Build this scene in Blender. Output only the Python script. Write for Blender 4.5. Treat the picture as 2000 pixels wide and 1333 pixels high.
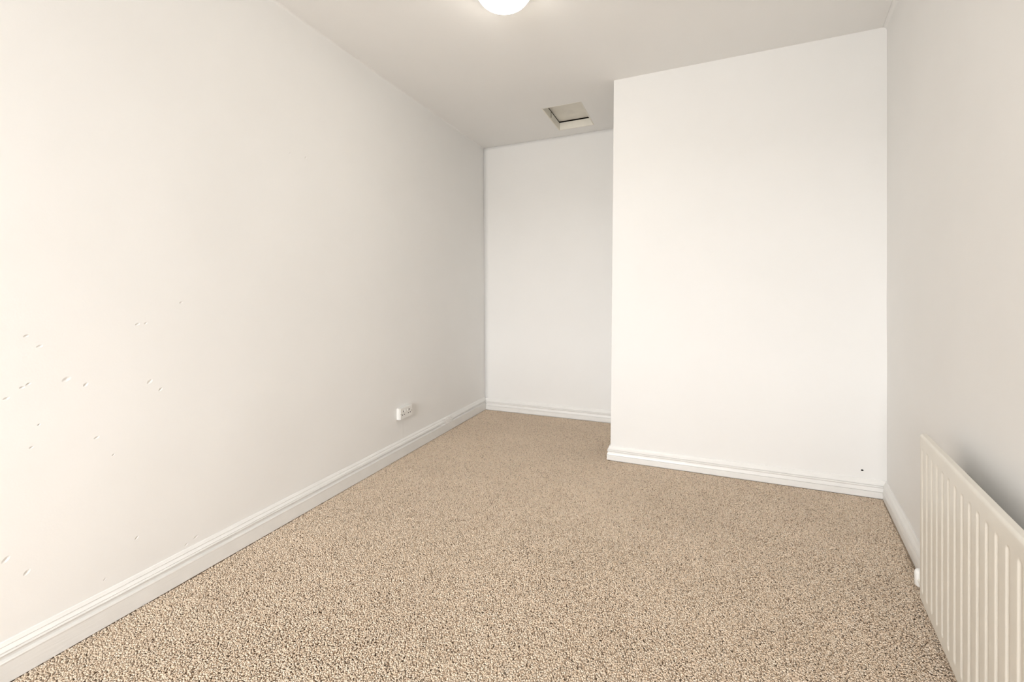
import bpy, bmesh, math, random
import numpy as np
from mathutils import Vector, Matrix, noise

for o in list(bpy.data.objects):
    bpy.data.objects.remove(o)
scn = bpy.context.scene
col = scn.collection
PI = math.pi

# ------------------------------------------------------------------ camera
YAW, PITCH, ROLL = 0.39527, -0.00722, -0.00627
F_PX, SHIFT_PX, EYE = 828.0, -85.28, 1.23
cy, sy, cp, sp = math.cos(YAW), math.sin(YAW), math.cos(PITCH), math.sin(PITCH)
fw = Vector((-sy * cp, cy * cp, sp))
r0 = Vector((cy, sy, 0)); u0 = r0.cross(fw)
rr = r0 * math.cos(ROLL) + u0 * math.sin(ROLL)
uu = -r0 * math.sin(ROLL) + u0 * math.cos(ROLL)
cd = bpy.data.cameras.new('camera'); cam = bpy.data.objects.new('camera', cd); col.objects.link(cam)
cd.sensor_fit = 'HORIZONTAL'; cd.sensor_width = 36.0
cd.lens = F_PX / 2000 * 36.0; cd.shift_y = SHIFT_PX / 2000
cd.clip_start = 0.02; cd.clip_end = 100
cam.matrix_world = Matrix(((rr.x, uu.x, -fw.x, 0), (rr.y, uu.y, -fw.y, 0), (rr.z, uu.z, -fw.z, EYE), (0, 0, 0, 1)))
scn.camera = cam

# ------------------------------------------------------------------ light, exposure
SKY_STRENGTH, SKY_COL, GROUND_COL = 42.5, (0.985, 0.99, 1.0), (0.55, 0.55, 0.545)
LAMP_STRENGTH = 24.0
scn.view_settings.view_transform = 'Standard'
scn.view_settings.look = 'None'
scn.view_settings.exposure = 0.0
scn.view_settings.gamma = 1.0
scn.view_settings.use_curve_mapping = False
w = bpy.data.worlds.new('sky'); scn.world = w; w.use_nodes = True
bg = w.node_tree.nodes['Background']
# even overcast sky above the horizon, mid-toned ground below it
wn, wl_ = w.node_tree.nodes, w.node_tree.links
tcw = wn.new('ShaderNodeTexCoord'); sx = wn.new('ShaderNodeSeparateXYZ'); wr = wn.new('ShaderNodeValToRGB')
wl_.new(tcw.outputs['Generated'], sx.inputs[0]); wl_.new(sx.outputs[2], wr.inputs[0]); wl_.new(wr.outputs[0], bg.inputs[0])
wr.color_ramp.elements[0].position = 0.0; wr.color_ramp.elements[0].color = (*GROUND_COL, 1)
wr.color_ramp.elements[1].position = 0.02; wr.color_ramp.elements[1].color = (*SKY_COL, 1)
bg.inputs[1].default_value = SKY_STRENGTH

# room dimensions (metres)
H = 2.793
XL, YN, YB = -2.023, 4.079, 3.169
XB_TOP, XB_BOT = -0.503, -0.540
XR, ANG = 1.0815, -0.176
YREAR = -2.60
A = Vector((XR, YB, 0)); RD = Vector((math.sin(ANG), -math.cos(ANG), 0)); RN = Vector((-math.cos(ANG), -math.sin(ANG), 0))
RLEN = (YB - YREAR) / math.cos(ANG)
WX0, WX1, WZ0, WZ1 = -1.34, -0.19, 0.75, 2.35           # window opening in the rear wall

# light portal across the window opening (guides the sky light through it)
ld = bpy.data.lights.new('window_portal', 'AREA'); ld.shape = 'RECTANGLE'
ld.size, ld.size_y = WX1 - WX0, WZ1 - WZ0
ld.cycles.is_portal = True
lo = bpy.data.objects.new('window_portal', ld); col.objects.link(lo)
lo.location = ((WX0 + WX1) / 2, YREAR - 0.19, (WZ0 + WZ1) / 2)
lo.rotation_euler = (math.radians(90), 0, 0)

# ------------------------------------------------------------------ node helpers
def mat(name):
    m = bpy.data.materials.new(name); m.use_nodes = True
    nt = m.node_tree
    return m, nt, nt.nodes['Principled BSDF']
def nd(nt, t, **kw):
    n = nt.nodes.new(t)
    for k, v in kw.items(): setattr(n, k, v)
    return n
def val(nt, sock, v):
    if hasattr(v, 'is_output'): nt.links.new(v, sock)
    else: sock.default_value = v
def mth(nt, op, a, b=None, c=None, clamp=False):
    n = nd(nt, 'ShaderNodeMath', operation=op, use_clamp=clamp)
    val(nt, n.inputs[0], a)
    if b is not None: val(nt, n.inputs[1], b)
    if c is not None: val(nt, n.inputs[2], c)
    return n.outputs[0]
def tex(nt, scale, detail=3, rough=0.5, vec=None):
    n = nd(nt, 'ShaderNodeTexNoise'); n.inputs['Scale'].default_value = scale
    n.inputs['Detail'].default_value = detail; n.inputs['Roughness'].default_value = rough
    if vec: nt.links.new(vec, n.inputs['Vector'])
    return n.outputs['Fac']
def coords(nt): return nd(nt, 'ShaderNodeTexCoord').outputs['Object']
def ramp(nt, fac, stops):
    n = nd(nt, 'ShaderNodeValToRGB'); cr = n.color_ramp
    while len(cr.elements) < len(stops): cr.elements.new(0.5)
    for e, (p, c) in zip(cr.elements, stops): e.position = p; e.color = (*c, 1)
    nt.links.new(fac, n.inputs[0]); return n.outputs[0]
def bump(nt, h, strength, dist, b, prev=None):
    n = nd(nt, 'ShaderNodeBump'); n.inputs['Strength'].default_value = strength; n.inputs['Distance'].default_value = dist
    nt.links.new(h, n.inputs['Height'])
    if prev: nt.links.new(prev, n.inputs['Normal'])
    if b: nt.links.new(n.outputs[0], b.inputs['Normal'])
    return n.outputs[0]

def paint(name, c0, c1, rough=0.75, fine=0.35, lump=0.5, dents=None, chase=None):
    """white emulsion over old plaster: roller stipple, soft lumps, small dents"""
    m, nt, b = mat(name); co = coords(nt)
    nt.links.new(ramp(nt, tex(nt, 1.7, 4, 0.6, co), [(0.3, c0), (0.7, c1)]), b.inputs['Base Color'])
    b.inputs['Roughness'].default_value = rough
    b.inputs['Specular IOR Level'].default_value = 0.3
    n1 = bump(nt, tex(nt, 7, 3, 0.55, co), lump, 0.004, None)
    n2 = bump(nt, tex(nt, 160, 2, 0.6, co), fine, 0.0006, None, n1)
    if dents:
        sep = nd(nt, 'ShaderNodeSeparateXYZ'); nt.links.new(co, sep.inputs[0])
        Y, Z = sep.outputs[1], sep.outputs[2]
        total = None
        for (dy, dz, rad, sl) in dents:
            a = mth(nt, 'SUBTRACT', Y, dy); bz = mth(nt, 'SUBTRACT', Z, dz)
            # elongated along a diagonal
            u = mth(nt, 'MULTIPLY_ADD', a, math.cos(sl), mth(nt, 'MULTIPLY', bz, math.sin(sl)))
            v = mth(nt, 'MULTIPLY_ADD', a, -math.sin(sl), mth(nt, 'MULTIPLY', bz, math.cos(sl)))
            d = mth(nt, 'SQRT', mth(nt, 'ADD', mth(nt, 'POWER', mth(nt, 'ABSOLUTE', mth(nt, 'DIVIDE', u, rad * 1.25)), 2.0),
                                    mth(nt, 'POWER', mth(nt, 'ABSOLUTE', mth(nt, 'DIVIDE', v, rad * 0.7)), 2.0)))
            k = mth(nt, 'SUBTRACT', 1.0, d, clamp=True)
            total = k if total is None else mth(nt, 'ADD', total, k)
        if chase:
            cy0, z0, z1 = chase
            k = mth(nt, 'SUBTRACT', 1.0, mth(nt, 'DIVIDE', mth(nt, 'ABSOLUTE', mth(nt, 'SUBTRACT', Y, cy0)), 0.012), clamp=True)
            k = mth(nt, 'MULTIPLY', k, mth(nt, 'MULTIPLY', mth(nt, 'GREATER_THAN', Z, z0), mth(nt, 'LESS_THAN', Z, z1)))
            total = mth(nt, 'MULTIPLY_ADD', k, -0.45, total)
        inv = mth(nt, 'MULTIPLY', total, -1.0)
        n2 = bump(nt, inv, 0.85, 0.0026, None, n2)
    nt.links.new(n2, b.inputs['Normal'])
    return m

def simple(name, c, rough=0.4, metal=0.0, spec=0.5, bumps=None, var=0.02):
    m, nt, b = mat(name); co = coords(nt)
    lo_ = tuple(max(0, x * (1 - var)) for x in c); hi = tuple(min(1, x * (1 + var)) for x in c)
    nt.links.new(ramp(nt, tex(nt, 12, 3, 0.5, co), [(0.3, lo_), (0.7, hi)]), b.inputs['Base Color'])
    b.inputs['Roughness'].default_value = rough; b.inputs['Metallic'].default_value = metal
    b.inputs['Specular IOR Level'].default_value = spec
    if bumps:
        mp = nd(nt, 'ShaderNodeMapping'); mp.inputs['Scale'].default_value = bumps[0]; nt.links.new(co, mp.inputs[0])
        bump(nt, tex(nt, bumps[1], 4, 0.6, mp.outputs[0]), bumps[2], bumps[3], b)
    return m

random.seed(4)
dents = [(0.675, 1.102, .006), (0.706, 1.064, .007), (0.772, 0.94, .011), (0.629, 0.905, .007), (0.664, 0.933, .006), (0.679, 0.942, .006),
         (0.823, 0.911, .008), (1.02, 0.884, .010), (1.058, 0.845, .008), (0.981, 1.12, .007), (1.009, 1.122, .006), (0.851, 0.709, .007),
         (0.683, 0.729, .005), (1.139, 1.203, .007), (0.702, 0.8, .004), (0.899, 0.628, .004), (1.688, 2.013, .008), (1.793, 2.02, .009),
         (0.668, 0.32, .009), (1.187, 0.161, .008), (1.148, 0.149, .007), (0.868, 0.172, .004), (0.969, 0.274, .007), (0.622, 0.389, .010)]
dents = [(y, z, r, random.uniform(0.2, 0.9)) for (y, z, r) in dents]

M = {}
WHITE0, WHITE1 = (0.885, 0.875, 0.855), (0.905, 0.895, 0.875)
M['wall_left'] = paint('old_plaster_paint', WHITE0, WHITE1, 0.6, 0.3, 0.30, dents, (2.66, 0.13, 0.30))
M['wall'] = paint('smooth_plaster_paint', WHITE0, WHITE1, 0.65, 0.25, 0.10)
M['ceiling'] = paint('ceiling_paint', (0.925, 0.915, 0.895), (0.94, 0.93, 0.91), 0.85, 0.3, 0.15)
M['gloss'] = simple('white_gloss_paint', (0.86, 0.85, 0.825), 0.28, bumps=((18, 1.2, 10), 6, 0.22, 0.004))
M['gloss_smooth'] = simple('white_satin_paint', (0.87, 0.86, 0.835), 0.33, bumps=((3, 3, 8), 4, 0.08, 0.003))
M['radiator'] = simple('cream_radiator_enamel', (0.80, 0.765, 0.69), 0.35, bumps=((1, 1, 1), 260, 0.05, 0.0006))
M['plastic'] = simple('white_plastic', (0.86, 0.85, 0.82), 0.3)
M['hole'] = simple('hole_shade', (0.02, 0.018, 0.015), 0.9)  # near-black stands in for the shade inside uncut holes
M['hatch'] = simple('aged_cream_paint', (0.90, 0.87, 0.79), 0.6, bumps=((4, 1, 4), 10, 0.15, 0.003), var=0.04)
M['void'] = simple('loft_gap_shade', (0.035, 0.026, 0.018), 0.9)  # shade of the hatch gap put into the colour
M['metal'] = simple('dull_steel', (0.30, 0.27, 0.22), 0.45, 0.9)
M['copper'] = simple('painted_pipe', (0.80, 0.77, 0.70), 0.4)
M['lampbase'] = simple('white_lamp_base', (0.85, 0.84, 0.81), 0.4)

m, nt, b = mat('opal_glass_lit')
nt.links.new(ramp(nt, tex(nt, 5, 2, 0.5, coords(nt)), [(0.0, (1.0, 0.93, 0.82)), (1.0, (1.0, 0.94, 0.84))]), b.inputs['Emission Color'])
b.inputs['Emission Strength'].default_value = LAMP_STRENGTH
b.inputs['Base Color'].default_value = (0.9, 0.88, 0.84, 1); b.inputs['Roughness'].default_value = 0.3
M['opal'] = m

m, nt, b = mat('window_glass')
tr = nd(nt, 'ShaderNodeBsdfTransparent'); gl = nd(nt, 'ShaderNodeBsdfGlossy'); gl.inputs['Roughness'].default_value = 0.02
fr = nd(nt, 'ShaderNodeFresnel'); fr.inputs[0].default_value = 1.45
mx = nd(nt, 'ShaderNodeMixShader'); nt.links.new(fr.outputs[0], mx.inputs[0]); nt.links.new(tr.outputs[0], mx.inputs[1]); nt.links.new(gl.outputs[0], mx.inputs[2])
nt.links.new(mx.outputs[0], nt.nodes['Material Output'].inputs[0])
M['glass'] = m

# carpet: heathered beige twist pile
def carpet_mat(name, dark):
    m, nt, b = mat(name); co = coords(nt)
    geo = nd(nt, 'ShaderNodeNewGeometry')
    k = dark
    c = ramp(nt, geo.outputs['Random Per Island'] if 'Random Per Island' in geo.outputs else tex(nt, 200, 2, .5, co),
             [(0.0, (0.36 * k, 0.245 * k, 0.16 * k)), (0.21, (0.84 * k, 0.655 * k, 0.485 * k)), (0.55, (0.95 * k, 0.775 * k, 0.60 * k)), (1.0, (0.98 * k, 0.85 * k, 0.70 * k))])
    big = ramp(nt, tex(nt, 2.2, 3, 0.6, co), [(0.3, (0.90, 0.89, 0.88)), (0.7, (1.0, 1.0, 1.0))])
    mixn = nd(nt, 'ShaderNodeMix', data_type='RGBA', blend_type='MULTIPLY'); mixn.inputs[0].default_value = 1.0
    nt.links.new(c, mixn.inputs[6]); nt.links.new(big, mixn.inputs[7])
    nt.links.new(mixn.outputs[2], b.inputs['Base Color'])
    b.inputs['Roughness'].default_value = 0.95; b.inputs['Specular IOR Level'].default_value = 0.1
    b.inputs['Sheen Weight'].default_value = 0.7; b.inputs['Sheen Roughness'].default_value = 0.6; b.inputs['Sheen Tint'].default_value = (1.0, 0.85, 0.68, 1)
    return m
M['pile'] = carpet_mat('beige_carpet_pile', 1.0)
m, nt, b = mat('carpet_backing'); co = coords(nt)
nt.links.new(ramp(nt, tex(nt, 140, 3, 0.6, co), [(0.3, (0.66, 0.51, 0.37)), (0.7, (0.82, 0.65, 0.49))]), b.inputs['Base Color'])
b.inputs['Roughness'].default_value = 1.0; bump(nt, tex(nt, 180, 2, 0.5, co), 0.8, 0.004, b)
M['backing'] = m

# ------------------------------------------------------------------ mesh helpers
def link(name, me, m, parent=None, smooth=False):
    if m is not None: me.materials.append(m)
    if smooth:
        for p in me.polygons: p.use_smooth = True
    o = bpy.data.objects.new(name, me); col.objects.link(o)
    if parent: o.parent = parent
    return o
def from_bm(name, bm, m, parent=None, smooth=False, bevel=0, seg=2):
    if bevel:
        bmesh.ops.bevel(bm, geom=list(bm.edges), offset=bevel, segments=seg, affect='EDGES', clamp_overlap=True)
    bmesh.ops.recalc_face_normals(bm, faces=list(bm.faces))
    me = bpy.data.meshes.new(name); bm.to_mesh(me); bm.free()
    return link(name, me, m, parent, smooth)
def box(bm, x0, x1, y0, y1, z0, z1, mtx=None):
    vs = [bm.verts.new((x, y, z)) for x in (x0, x1) for y in (y0, y1) for z in (z0, z1)]
    for f in ((0, 1, 3, 2), (4, 6, 7, 5), (0, 4, 5, 1), (2, 3, 7, 6), (0, 2, 6, 4), (1, 5, 7, 3)):
        bm.faces.new([vs[i] for i in f])
    if mtx: bmesh.ops.transform(bm, matrix=mtx, verts=vs)
    return vs
def boxo(name, x0, x1, y0, y1, z0, z1, m, parent=None, bevel=0, mtx=None, seg=2):
    bm = bmesh.new(); box(bm, x0, x1, y0, y1, z0, z1, mtx)
    return from_bm(name, bm, m, parent, False, bevel, seg)
def lathe(name, prof, m, parent=None, n=48, mtx=None, smooth=True):
    """prof: list of (r, z) from axis to axis"""
    bm = bmesh.new(); rings = []
    for (r, z) in prof:
        if r < 1e-6: rings.append([bm.verts.new((0, 0, z))])
        else: rings.append([bm.verts.new((r * math.cos(2 * PI * i / n), r * math.sin(2 * PI * i / n), z)) for i in range(n)])
    for a, c in zip(rings, rings[1:]):
        for i in range(n):
            j = (i + 1) % n
            if len(a) == 1 and len(c) == 1: continue
            if len(a) == 1: bm.faces.new((a[0], c[i], c[j]))
            elif len(c) == 1: bm.faces.new((a[i], c[0], a[j]))
            else: bm.faces.new((a[i], c[i], c[j], a[j]))
    if mtx: bmesh.ops.transform(bm, matrix=mtx, verts=bm.verts)
    return from_bm(name, bm, m, parent, smooth)
def tag(o, label, cat, group=None, kind=None):
    o['label'] = label; o['category'] = cat
    if group: o['group'] = group
    if kind: o['kind'] = kind
    return o
def empty(name, loc=(0, 0, 0)):
    o = bpy.data.objects.new(name, None); col.objects.link(o); o.location = loc; o.empty_display_size = 0.1
    return o

def wall(name, p0, du, n, length, m, cove=0.0, amp=0.0, thick=0.12, ext=(0, 0), zlo=-0.06, zhi=None, shift=None, step=0.06, seed=0):
    """solid plastered wall: front grid facing n (gently uneven, optional rounded top), back slab behind it"""
    zhi = H if zhi is None else zhi
    zs = list(np.arange(zlo, zhi - max(cove, 1e-4), step))
    if cove: zs += [zhi - cove + cove * math.sin(PI / 2 * i / 8) for i in range(9)]
    else: zs.append(zhi)
    us = list(np.linspace(-ext[0], length + ext[1], max(2, int((length + sum(ext)) / step))))
    if cove: zs[-1] = zhi
    bm = bmesh.new(); G = []
    for u in us:
        row = []
        for z in zs:
            off = 0.0
            if cove and z > zhi - cove: off = cove - math.sqrt(max(0, cove ** 2 - (z - (zhi - cove)) ** 2))
            if amp: off += amp * (noise.noise((u * 1.1 + seed, z * 1.1, seed)) + 0.5 * noise.noise((u * 3.1 + seed, z * 3.1, 4 + seed)))
            P = p0 + du * u + n * off + Vector((0, 0, z))
            if shift: P = P + shift(u, z)
            row.append(bm.verts.new(P))
        G.append(row)
    for i in range(len(us) - 1):
        for j in range(len(zs) - 1):
            bm.faces.new((G[i][j], G[i + 1][j], G[i + 1][j + 1], G[i][j + 1]))
    # back slab
    bl = [bm.verts.new(p0 + du * u - n * thick + Vector((0, 0, z))) for u, z in
          ((us[0], zs[0]), (us[-1], zs[0]), (us[-1], zs[-1]), (us[0], zs[-1]))]
    bm.faces.new(bl[::-1])
    bm.faces.new([bl[0], bl[1]] + [G[i][0] for i in range(len(us) - 1, -1, -1)])
    bm.faces.new([bl[2], bl[3]] + [G[i][-1] for i in range(len(us))])
    bm.faces.new([bl[3], bl[0]] + G[0][:])
    bm.faces.new([bl[1], bl[2]] + G[-1][::-1])
    bmesh.ops.recalc_face_normals(bm, faces=list(bm.faces))
    me = bpy.data.meshes.new(name); bm.to_mesh(me); bm.free()
    for p in me.polygons:
        p.use_smooth = len(p.vertices) == 4 and abs(p.normal.dot(n)) > 0.05 and p.area < 0.02
    o = link(name, me, m); o['kind'] = 'structure'
    return o

X, Y, Z = Vector((1, 0, 0)), Vector((0, 1, 0)), Vector((0, 0, 1))
# ------------------------------------------------------------------ room shell
o = wall('wall_left', Vector((XL, YREAR, 0)), Y, X, YN - YREAR, M['wall_left'], cove=0.012, amp=0.004, ext=(0.12, 0.12), seed=3)
tag(o, 'long white painted old plaster wall with small dents above the socket', 'wall')
o = wall('wall_back', Vector((XL, YN, 0)), X, -Y, XB_TOP - XL + 0.4, M['wall'], amp=0.002, seed=9)
tag(o, 'narrow white alcove wall set back under the loft hatch', 'wall')
# chimney-breast wall: front face plus left return, its free edge leaning slightly
bm = bmesh.new()
zs = list(np.linspace(-0.06, H, 48))
def xb(z): return XB_BOT + (XB_TOP - XB_BOT) * (z - 0.1) / (H - 0.1)
us = list(np.linspace(0, 1, 30))
R_ = 0.004
rows = []
xend = XR + 0.25
for z in zs:
    e = xb(z) + 0.0012 * noise.noise((0, 0, z * 2.3))
    row = [Vector((e, YN + 0.10, z)), Vector((e, YB + R_, z)), Vector((e + R_ * .3, YB + R_ * .3, z)), Vector((e + R_, YB, z))]
    row += [Vector((e + R_ + (xend - e - R_) * u, YB + 0.0025 * noise.noise((u * 2, z * 1.1, 7)) * min(1, u * 8), z)) for u in us[1:]]
    row += [Vector((xend, YN + 0.10, z))]
    rows.append([bm.verts.new(v) for v in row])
for a, c in zip(rows, rows[1:]):
    for i in range(len(a)):
        j = (i + 1) % len(a); bm.faces.new((a[i], a[j], c[j], c[i]))
bm.faces.new(rows[0]); bm.faces.new(rows[-1])
o = from_bm('wall_chimney_breast', bm, M['wall'])
tag(o, 'wide white wall standing forward of the alcove, meeting the radiator wall', 'wall', kind='structure')
breast = o
o = wall('wall_right', A.copy(), RD, RN, RLEN, M['wall'], cove=0.02, amp=0.003, ext=(0.10, 0.12), seed=5)
tag(o, 'white wall behind the radiator, meeting the ceiling in a soft edge', 'wall')
# rear wall with window opening
xr_rear = (A + RD * RLEN).x
bm = bmesh.new()
y0, y1 = YREAR - 0.22, YREAR
for (a, c, e, f) in ((XL - .12, WX0, -.06, H), (WX1, xr_rear + .15, -.06, H), (WX0, WX1, -.06, WZ0), (WX0, WX1, WZ1, H)):
    box(bm, a, c, y0, y1, e, f)
bmesh.ops.remove_doubles(bm, verts=bm.verts, dist=1e-5)
tag(from_bm('wall_rear', bm, M['wall']), 'white end wall holding the only window', 'wall', kind='structure')
win = empty('window_1', ((WX0 + WX1) / 2, YREAR - 0.12, WZ0)); win['kind'] = 'structure'
tag(win, 'white framed sash window letting in daylight', 'window')
def wl(n, x0, x1, ya, yb, z0, z1, mm, bev=0.003):
    ob = boxo(n, x0, x1, ya, yb, z0, z1, mm, None, bev); ob.parent = win; ob.matrix_parent_inverse = Matrix.Translation(win.location).inverted(); return ob
fy0, fy1 = YREAR - 0.17, YREAR - 0.10
wl('frame', WX0, WX0 + .05, fy0, fy1, WZ0, WZ1, M['gloss_smooth']); wl('frame', WX1 - .05, WX1, fy0, fy1, WZ0, WZ1, M['gloss_smooth'])
wl('frame', WX0 + .05, WX1 - .05, fy0, fy1, WZ0, WZ0 + .05, M['gloss_smooth']); wl('frame', WX0 + .05, WX1 - .05, fy0, fy1, WZ1 - .05, WZ1, M['gloss_smooth'])
zm = (WZ0 + WZ1) / 2
wl('meeting_rail', WX0 + .05, WX1 - .05, fy0 + .01, fy1 - .005, zm - .02, zm + .02, M['gloss_smooth'])
wl('pane', WX0 + .05, WX1 - .05, fy0 + .03, fy0 + .036, WZ0 + .05, zm - .02, M['glass'], 0)
wl('pane', WX0 + .05, WX1 - .05, fy0 + .03, fy0 + .036, zm + .02, WZ1 - .05, M['glass'], 0)
wl('window_sill', WX0 - .04, WX1 + .04, YREAR - 0.10, YREAR + .05, WZ0 - .03, WZ0, M['gloss_smooth'])

# ceiling with the hatch opening
HX0, HX1, HY0, HY1 = -1.142, -0.802, 3.405, 3.925
bm = bmesh.new()
gx = sorted(set(list(np.linspace(XL - .12, 1.40, 40)) + [HX0, HX1])); gy = sorted(set(list(np.linspace(YREAR - .22, YN + .12, 60)) + [HY0, HY1]))
vt = {}
def cz(x, y): return H + 0.0
for lev, z in (('b', H), ('t', H + .06)):
    for i, x in enumerate(gx):
        for j, y in enumerate(gy):
            if lev == 't' and not (x in (gx[0], gx[-1], HX0, HX1) or True): continue
            vt[lev, i, j] = bm.verts.new((x, y, z))
for i in range(len(gx) - 1):
    for j in range(len(gy) - 1):
        mx_, my_ = (gx[i] + gx[i + 1]) / 2, (gy[j] + gy[j + 1]) / 2
        if HX0 < mx_ < HX1 and HY0 < my_ < HY1: continue
        for lev in 'bt': bm.faces.new([vt[lev, a, c] for a, c in ((i, j), (i + 1, j), (i + 1, j + 1), (i, j + 1))])
bnd = [e for e in bm.edges if len(e.link_faces) == 1]
key = {v: k for k, v in vt.items()}
for e in bnd:
    a, c = e.verts
    if key[a][0] == 'b':
        bm.faces.new((a, c, vt[('t',) + key[c][1:]], vt[('t',) + key[a][1:]]))
for v in [v for v in bm.verts if not v.link_faces]: bm.verts.remove(v)
tag(from_bm('ceiling', bm, M['ceiling']), 'off-white painted ceiling with the loft hatch opening', 'ceiling', kind='structure')

# floor backing and pile
bm = bmesh.new()
box(bm, XL - .12, XR + .4, YREAR - .22, YN + .12, -0.10, -0.007)
floor = from_bm('floor', bm, M['backing'])
tag(floor, 'beige twist-pile fitted carpet covering the whole room', 'floor', kind='structure')

def pile():
    rng = np.random.default_rng(7)
    sp_ = 0.0050
    xs = np.arange(XL + .012, XR, sp_); ys = np.arange(0.45, YN - .01, sp_)
    gx_, gy_ = np.meshgrid(xs, ys); px = gx_.ravel(); py = gy_.ravel()
    px = px + rng.uniform(-.5, .5, px.size) * sp_; py = py + rng.uniform(-.5, .5, px.size) * sp_
    # inside the room, clear of the skirting boards
    t = 0.0265
    nx, ny = RN.x, RN.y
    ok = (px > XL + t - .002) & ((px - A.x) * nx + (py - A.y) * ny > t) & (py < YN - t)
    ok &= ~((py > YB - t) & (px > XB_BOT - .030))
    px, py = px[ok], py[ok]; N = px.size
    # low-frequency lean: brushed patches
    ph = rng.uniform(0, 6.28, (6, 2)); lx = np.zeros(N); ly = np.zeros(N)
    for k in range(6):
        fx, fy = rng.uniform(-5, 5, 2); lx += np.sin(fx * px + fy * py + ph[k, 0]); ly += np.cos(fy * px - fx * py + ph[k, 1])
    lx = .0011 * lx + rng.normal(0, .0018, N); ly = .0011 * ly + rng.normal(0, .0018, N)
    hgt = rng.uniform(.0090, .0108, N); r = rng.uniform(.0037, .0053, N); a0 = rng.uniform(0, 6.28, N); tw = rng.uniform(.4, 1.3, N)
    zb = -.0075
    V = np.zeros((N, 6, 3), np.float32)
    for k in range(3):
        a = a0 + k * 2 * PI / 3
        V[:, k, 0] = px + r * np.cos(a); V[:, k, 1] = py + r * np.sin(a); V[:, k, 2] = zb
        a = a + tw
        V[:, 3 + k, 0] = px + lx + .8 * r * np.cos(a); V[:, 3 + k, 1] = py + ly + .8 * r * np.sin(a)
        V[:, 3 + k, 2] = zb + hgt + rng.uniform(-.0009, .0009, N)
    T = np.array([[0, 1, 4], [0, 4, 3], [1, 2, 5], [1, 5, 4], [2, 0, 3], [2, 3, 5], [3, 4, 5]], np.int32)
    F = (np.arange(N, dtype=np.int32) * 6)[:, None, None] + T[None]
    me = bpy.data.meshes.new('carpet_pile')
    me.vertices.add(N * 6); me.vertices.foreach_set('co', V.ravel())
    nf = N * 7
    me.loops.add(nf * 3); me.loops.foreach_set('vertex_index', F.ravel())
    me.polygons.add(nf); me.polygons.foreach_set('loop_start', np.arange(0, nf * 3, 3, dtype=np.int32))
    me.update(calc_edges=True)
    print('pile tufts', N, 'tris', nf)
    return link('carpet_pile', me, M['pile'], floor, smooth=False)
po = pile(); po['kind'] = 'stuff'

# ------------------------------------------------------------------ skirting boards
def skirting(name, path, prof, m, label, extra=None, parent=None):
    """path: list of (point, outward-mitre vector per unit depth); prof: (depth, height) from wall top to floor"""
    bm = bmesh.new(); rings = []
    for k, (P, mv) in enumerate(path):
        pr = extra(P, prof) if extra else prof
        ring = [bm.verts.new(P + mv * d + Z * h) for d, h in pr]
        ring += [bm.verts.new(P + mv * -0.012 + Z * pr[-1][1]), bm.verts.new(P + mv * -0.012 + Z * pr[0][1])]
        rings.append(ring)
    for a, c in zip(rings, rings[1:]):
        for i in range(len(a)):
            j = (i + 1) % len(a); bm.faces.new((a[i], c[i], c[j], a[j]))
    bm.faces.new(rings[0]); bm.faces.new(rings[-1][::-1])
    ob = from_bm(name, bm, m); tag(ob, label, 'skirting board', kind='structure')
    return ob
hL = 0.132
profL = [(0, 1), (.003, 1), (.005, .985), (.0125, .905), (.0125, .893), (.0100, .884), (.0120, .868), (.0210, .80), (.0210, .786), (.0185, .776), (.0230, .764), (.0245, .73),
         (.0220, .715), (.0140, .685), (.0120, .64), (.0130, .60), (.0255, .580), (.0272, .560), (.0268, .53), (.0258, .515), (.0258, 0.035)]
profL = [(d * .87, h) for d, h in profL]
profL = [(d, h * hL) for d, h in profL]
plain = [(0, 1), (.006, 1), (.010, .985), (.013, .95), (.015, .92), (.0165, .89), (.0175, .86), (.0185, .83), (.019, .80), (.0195, .77), (.020, .74), (.0205, .71),
         (.021, .69), (.0215, .67), (.022, .64), (.022, .61), (.0225, .59), (.0232, .565), (.0232, .53), (.0225, .515), (.0225, 0.035)]
plain = [(d, h * hL) for d, h in plain]
def left_extra(P, prof):
    y = P.y
    k = max(0, min(1, (y - 3.19) / .05)) * max(0, min(1, (3.385 - y) / .03)); k = k * k * (3 - 2 * k)
    out = []
    for i, ((d, h), (d2, h2)) in enumerate(zip(prof, plain)):
        dd, hh = d + (d2 - d) * k, h + (h2 - h) * k
        wob = .0012 * noise.noise((y * 3, i * .7, 1)) + .0025 * k * noise.noise((y * 40, i * .6, 2))
        out.append((max(0, dd + (wob if 0 < i < 19 else 0)), hh + (.0022 * noise.noise((y * 2.5, 0, 5)) if i < 17 else 0)))
    return out
ys = sorted(list(np.arange(YREAR, YN - .001, .06)) + list(np.arange(3.15, 3.43, .0085)) + [YN])
baseL = skirting('baseboard_left', [(Vector((XL, y, 0)), X if y < YN else (X - Y)) for y in ys], profL, M['gloss'],
         'old white moulded skirting with chipped paint and a filled patch below the socket', left_extra)
def profB(h): return [(d, z * h) for d, z in [(0, 1), (.004, 1), (.006, .985), (.0115, .87), (.0185, .765), (.0185, .752), (.0122, .738), (.0185, .72), (.0205, .69), (.0205, .655), (.0160, .615), (.0155, .58),
         (.0195, .50), (.0222, .42), (.0222, .405), (.0172, .388), (.0225, .38), (.0230, .36), (.0230, .045)]]
skirting('baseboard_back', [(Vector((XL, YN, 0)), X - Y)] + [(Vector((XL + u, YN, 0)), -Y) for u in (.1, .8, 1.4, 1.9)], profB(.118), M['gloss_smooth'],
         'short white moulded skirting along the alcove wall')
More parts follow.
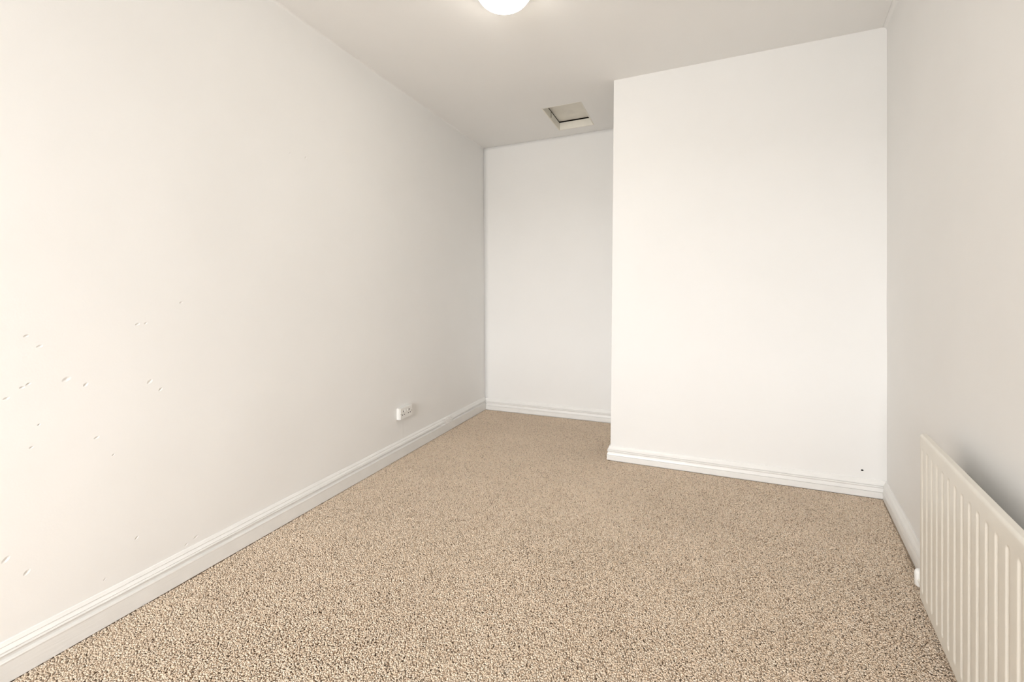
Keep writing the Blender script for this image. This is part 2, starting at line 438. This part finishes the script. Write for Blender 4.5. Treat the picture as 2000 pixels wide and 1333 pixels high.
# mitre at the inner corner of breast and right wall
def mitre(n1, n2):
    v = n1 + n2; return v / (v.dot(n1))
mc = mitre(-Y, RN)
skirting('baseboard_breast', [(Vector((XB_BOT, YN, 0)), -X), (Vector((XB_BOT, YB, 0)), -X - Y)] + [(Vector((x, YB, 0)), -Y) for x in (0, .5, .9)] + [(Vector((XR, YB, 0)), mc)],
         profB(.106), M['gloss_smooth'], 'white ogee skirting along the forward wall, wrapping its free corner')
skirting('baseboard_right', [(A.copy(), mc)] + [(A + RD * s, RN) for s in (.2, 1, 2, 3, 4, RLEN)], profB(.106), M['gloss_smooth'],
         'white ogee skirting running behind the radiator')

# small fixing hole in the breast wall: uncut black disc, shade in its colour
hx, hz = 0.9633, 0.1534
lathe('screw_hole', [(0, -.0006), (.0042, -.0006), (.006, .0012), (.0066, .0006), (.0066, -.004), (0, -.004)], M['hole'], breast, 16,
      Matrix.Translation((hx, YB - .001, hz)) @ Matrix.Rotation(PI / 2, 4, 'X') @ Matrix.Scale(.75, 4, (0, 1, 0)))

# ------------------------------------------------------------------ loft hatch
hatch = empty('loft_hatch', (0, 0, 0)); tag(hatch, 'small cream loft hatch recessed into the ceiling above the alcove', 'hatch')
t = .010; LZ = H + .068
e_ = .0005
boxo('lining_board', HX0 + e_, HX0 + t, HY0 + e_, HY1 - e_, H - .002, LZ, M['hatch'], hatch, .0012)
boxo('lining_board', HX1 - t, HX1 - e_, HY0 + e_, HY1 - e_, H - .002, LZ, M['hatch'], hatch, .0012)
boxo('lining_board', HX0 + t + .001, HX1 - t - .001, HY1 - t, HY1 - e_, H - .001, LZ, M['hatch'], hatch, .0012)
boxo('lining_board', HX0 + t + .001, HX1 - t - .001, HY0 + e_, HY0 + t, H - .001, LZ, M['hatch'], hatch, .0012)
boxo('lid', HX0 + t - .004, HX1 - .002, HY0 + .002, HY1 - t + .004, LZ + .012, LZ + .030, M['hatch'], hatch, .0015)
for bx_, by_ in ((HX0 + .001, HY0 + .001), (HX1 - .021, HY0 + .001), (HX1 - .021, HY1 - .021)):
    boxo('lid_block', bx_, bx_ + .02, by_, by_ + .02, LZ - .001, LZ + .013, M['hatch'], hatch)
# near-black box added above the lid: blocks sky light, paints the gap's shade
bm = bmesh.new(); vs = box(bm, HX0 - .08, HX1 + .08, HY0 - .08, HY1 + .08, H + .055, H + .26)
bm.faces.remove(min(bm.faces, key=lambda f: f.calc_center_median().z))
from_bm('loft_blackout_box', bm, M['void'], hatch)
boxo('catch', HX0 + t, HX0 + t + .003, 3.640, 3.650, H + .016, LZ - .004, M['metal'], hatch, .0008)
lathe('catch_screw', [(0, .004), (.004, .003), (.0055, 0), (0, 0)], M['metal'], hatch, 12,
      Matrix.Translation((HX0 + t, 3.645, H + .018)) @ Matrix.Rotation(PI / 2, 4, 'Y'))

# ------------------------------------------------------------------ ceiling light
LX, LY = -.698 * 1.23, 1.606 * 1.23
lamp = empty('ceiling_light', (LX, LY, H)); tag(lamp, 'round opal glass flush ceiling light, switched on', 'ceiling light')
lathe('base', [(0, 0), (.130, 0), (.137, -.004), (.139, -.012), (.139, -.044), (.1375, -.046), (.1360, -.044), (.1345, -.030), (0, -.030)], M['lampbase'], lamp, 64)  # rim lip shaped to shield the ceiling from the diffuser's glow
dome = [(0.1315, -.034)] + [(.1315 * math.cos(PI / 2 * i / 14), -.043 - .060 * math.sin(PI / 2 * i / 14)) for i in range(14)] + [(0, -.103)]
lathe('diffuser', [(0, -.034)] + dome, M['opal'], lamp, 64)

# ------------------------------------------------------------------ double socket on the left wall
SY, SZ = 2.662, 0.336
sock = empty('double_socket', (XL, SY, SZ)); tag(sock, 'white surface-mounted twin power socket above the old patched skirting', 'socket')
W2, H2, D = .073, .043, .035
boxo('back_box', -.003, D - .008, -W2, W2, -H2, H2, M['plastic'], sock, .0025)
boxo('faceplate', D - .0075, D, -W2, W2, -H2, H2, M['plastic'], sock, .003, seg=3)
for sgn in (-1, 1):
    cyy = sgn * .0365
    # rocker beside the earth pin
    ro = boxo('rocker_switch', D - .001, D + .0035, cyy - .0045 + sgn * -.021, cyy + .0045 + sgn * -.021, .008, .026, M['plastic'], sock, .001)
    for (dy, dz, wy, wz) in ((0, .016, .0030, .0055), (-.0115, -.009, .0045, .0032), (.0115, -.009, .0045, .0032)):
        boxo('pin_slot', D - .002, D + .0004, cyy + dy - wy, cyy + dy + wy, dz - wz, dz + wz, M['hole'], sock)  # black slip on the plate, slot shade put into its colour
for sgn in (-1, 1):
    lathe('screw', [(0, .0012), (.003, .001), (.0036, 0), (0, 0)], M['metal'], sock, 14, Matrix.Translation((D, sgn * .066, 0)) @ Matrix.Rotation(PI / 2, 4, 'Y'))

# ------------------------------------------------------------------ radiator (local x along wall away from the far corner, y into the room, z up)
RS0, RL, RZ0, RZ1, RF = 1.221, 1.20, 0.114, 0.716, 0.098
rad = empty('radiator', tuple(A + RD * RS0)); tag(rad, 'cream fluted panel radiator fixed low on the white wall', 'radiator')
rad.matrix_world = Matrix(((RD.x, RN.x, 0, (A + RD * RS0).x), (RD.y, RN.y, 0, (A + RD * RS0).y), (0, 0, 1, 0), (0, 0, 0, 1)))
pitch, first = .0570, .036
nfl = int((RL - first) / pitch) + 1
centres = [first + i * pitch for i in range(nfl)]
zt, zb2 = .672, .150
us = sorted(set([0, .002, .005] + list(np.round(np.arange(.008, RL - .007, .003), 4)) + [RL - .005, RL - .002, RL]))
zsr = sorted(set([RZ0, RZ0 + .002, RZ0 + .006] + list(np.round(np.arange(RZ0 + .012, zb2 + .03, .003), 4)) + list(np.round(np.linspace(zb2 + .032, zt - .032, 14), 4)) + list(np.round(np.arange(zt - .03, RZ1 - .008, .003), 4)) + [RZ1 - .005, RZ1 - .002, RZ1]))
def sstep(a, c, x):
    k = max(0, min(1, (x - a) / (c - a))); return k * k * (3 - 2 * k)
def front(u, z):
    e = min(u, RL - u, z - RZ0, RZ1 - z)
    y = RF - .006 * (1 - min(1, e / .006)) ** 2
    c = first + round((u - first) / pitch) * pitch
    if c > RL - .02: return y
    rad_ = .0125
    zc = min(max(z, zb2 + rad_), zt - rad_)
    d = math.hypot(u - c, z - zc)
    return y - .0050 * sstep(rad_, rad_ * .1, d)
bm = bmesh.new(); G = [[bm.verts.new((u, front(u, z), z)) for z in zsr] for u in us]
for i in range(len(us) - 1):
    for j in range(len(zsr) - 1): bm.faces.new((G[i][j], G[i][j + 1], G[i + 1][j + 1], G[i + 1][j]))
yb3 = RF - .020
bk = [bm.verts.new((u, yb3, z)) for u, z in ((0, RZ0), (RL, RZ0), (RL, RZ1), (0, RZ1))]
bm.faces.new(bk)
bm.faces.new([bk[0], bk[1]] + [G[i][0] for i in range(len(us) - 1, -1, -1)]); bm.faces.new([bk[2], bk[3]] + [G[i][-1] for i in range(len(us))])
bm.faces.new([bk[3], bk[0]] + G[0]); bm.faces.new([bk[1], bk[2]] + G[-1][::-1])
bmesh.ops.recalc_face_normals(bm, faces=list(bm.faces))
me = bpy.data.meshes.new('front_panel'); bm.to_mesh(me); bm.free()
for p in me.polygons: p.use_smooth = p.area < .003 and len(p.vertices) == 4
link('front_panel', me, M['radiator'], rad)
# convector fins: folded sheet behind the panel
bm = bmesh.new(); pts = []
for i in range(nfl * 2):
    u = .03 + i * pitch / 2
    if u > RL - .04: break
    pts += [(u, yb3 - .001), (u + .004, yb3 - .030), (u + pitch / 2 - .006, yb3 - .030), (u + pitch / 2 - .002, yb3 - .001)]
lo_ = [bm.verts.new((u, y, RZ0 + .05)) for u, y in pts]; hi_ = [bm.verts.new((u, y, RZ1 - .05)) for u, y in pts]
for i in range(len(pts) - 1): bm.faces.new((lo_[i], lo_[i + 1], hi_[i + 1], hi_[i]))
from_bm('convector_fins', bm, M['radiator'], rad)
for u in (.18, RL - .18):
    boxo('bracket', u - .012, u + .012, -.004, yb3 - .001, RZ0 + .06, RZ0 + .09, M['radiator'], rad, .001)
    boxo('bracket', u - .012, u + .012, -.004, .003, RZ0 + .06, RZ1 - .09, M['radiator'], rad, .001)
    boxo('bracket', u - .012, u + .012, -.004, yb3 - .001, RZ1 - .12, RZ1 - .09, M['radiator'], rad, .001)
# lockshield valve at the far lower corner
yv = RF - .010
valve = lathe('valve', [(0, -.012), (.010, -.012), (.011, -.010), (.011, .028), (.0085, .030), (.0085, .045), (0, .045)], M['copper'], rad, 24,
              Matrix.Translation((-.045, yv, RZ0 + .050)) @ Matrix.Rotation(PI / 2, 4, 'Y'))
lathe('valve_cap', [(0, -.030), (.013, -.030), (.0165, -.026), (.0175, .012), (.0165, .022), (.012, .030), (.005, .0335), (0, .034)], M['plastic'], valve, 28,
      Matrix.Translation((-.040, yv, RZ0 + .055)))
lathe('pipe', [(0, 0), (.0075, 0), (.0075, yv + .004), (0, yv + .004)], M['copper'], valve, 20,
      Matrix.Translation((-.038, yv, RZ0 + .040)) @ Matrix.Rotation(PI / 2, 4, 'X'))
lathe('air_vent', [(0, -.012), (.007, -.012), (.007, .0), (.004, .002), (0, .002)], M['metal'], rad, 16,
      Matrix.Translation((.012, yb3 - .001, RZ1 - .03)) @ Matrix.Rotation(PI / 2, 4, 'X'))
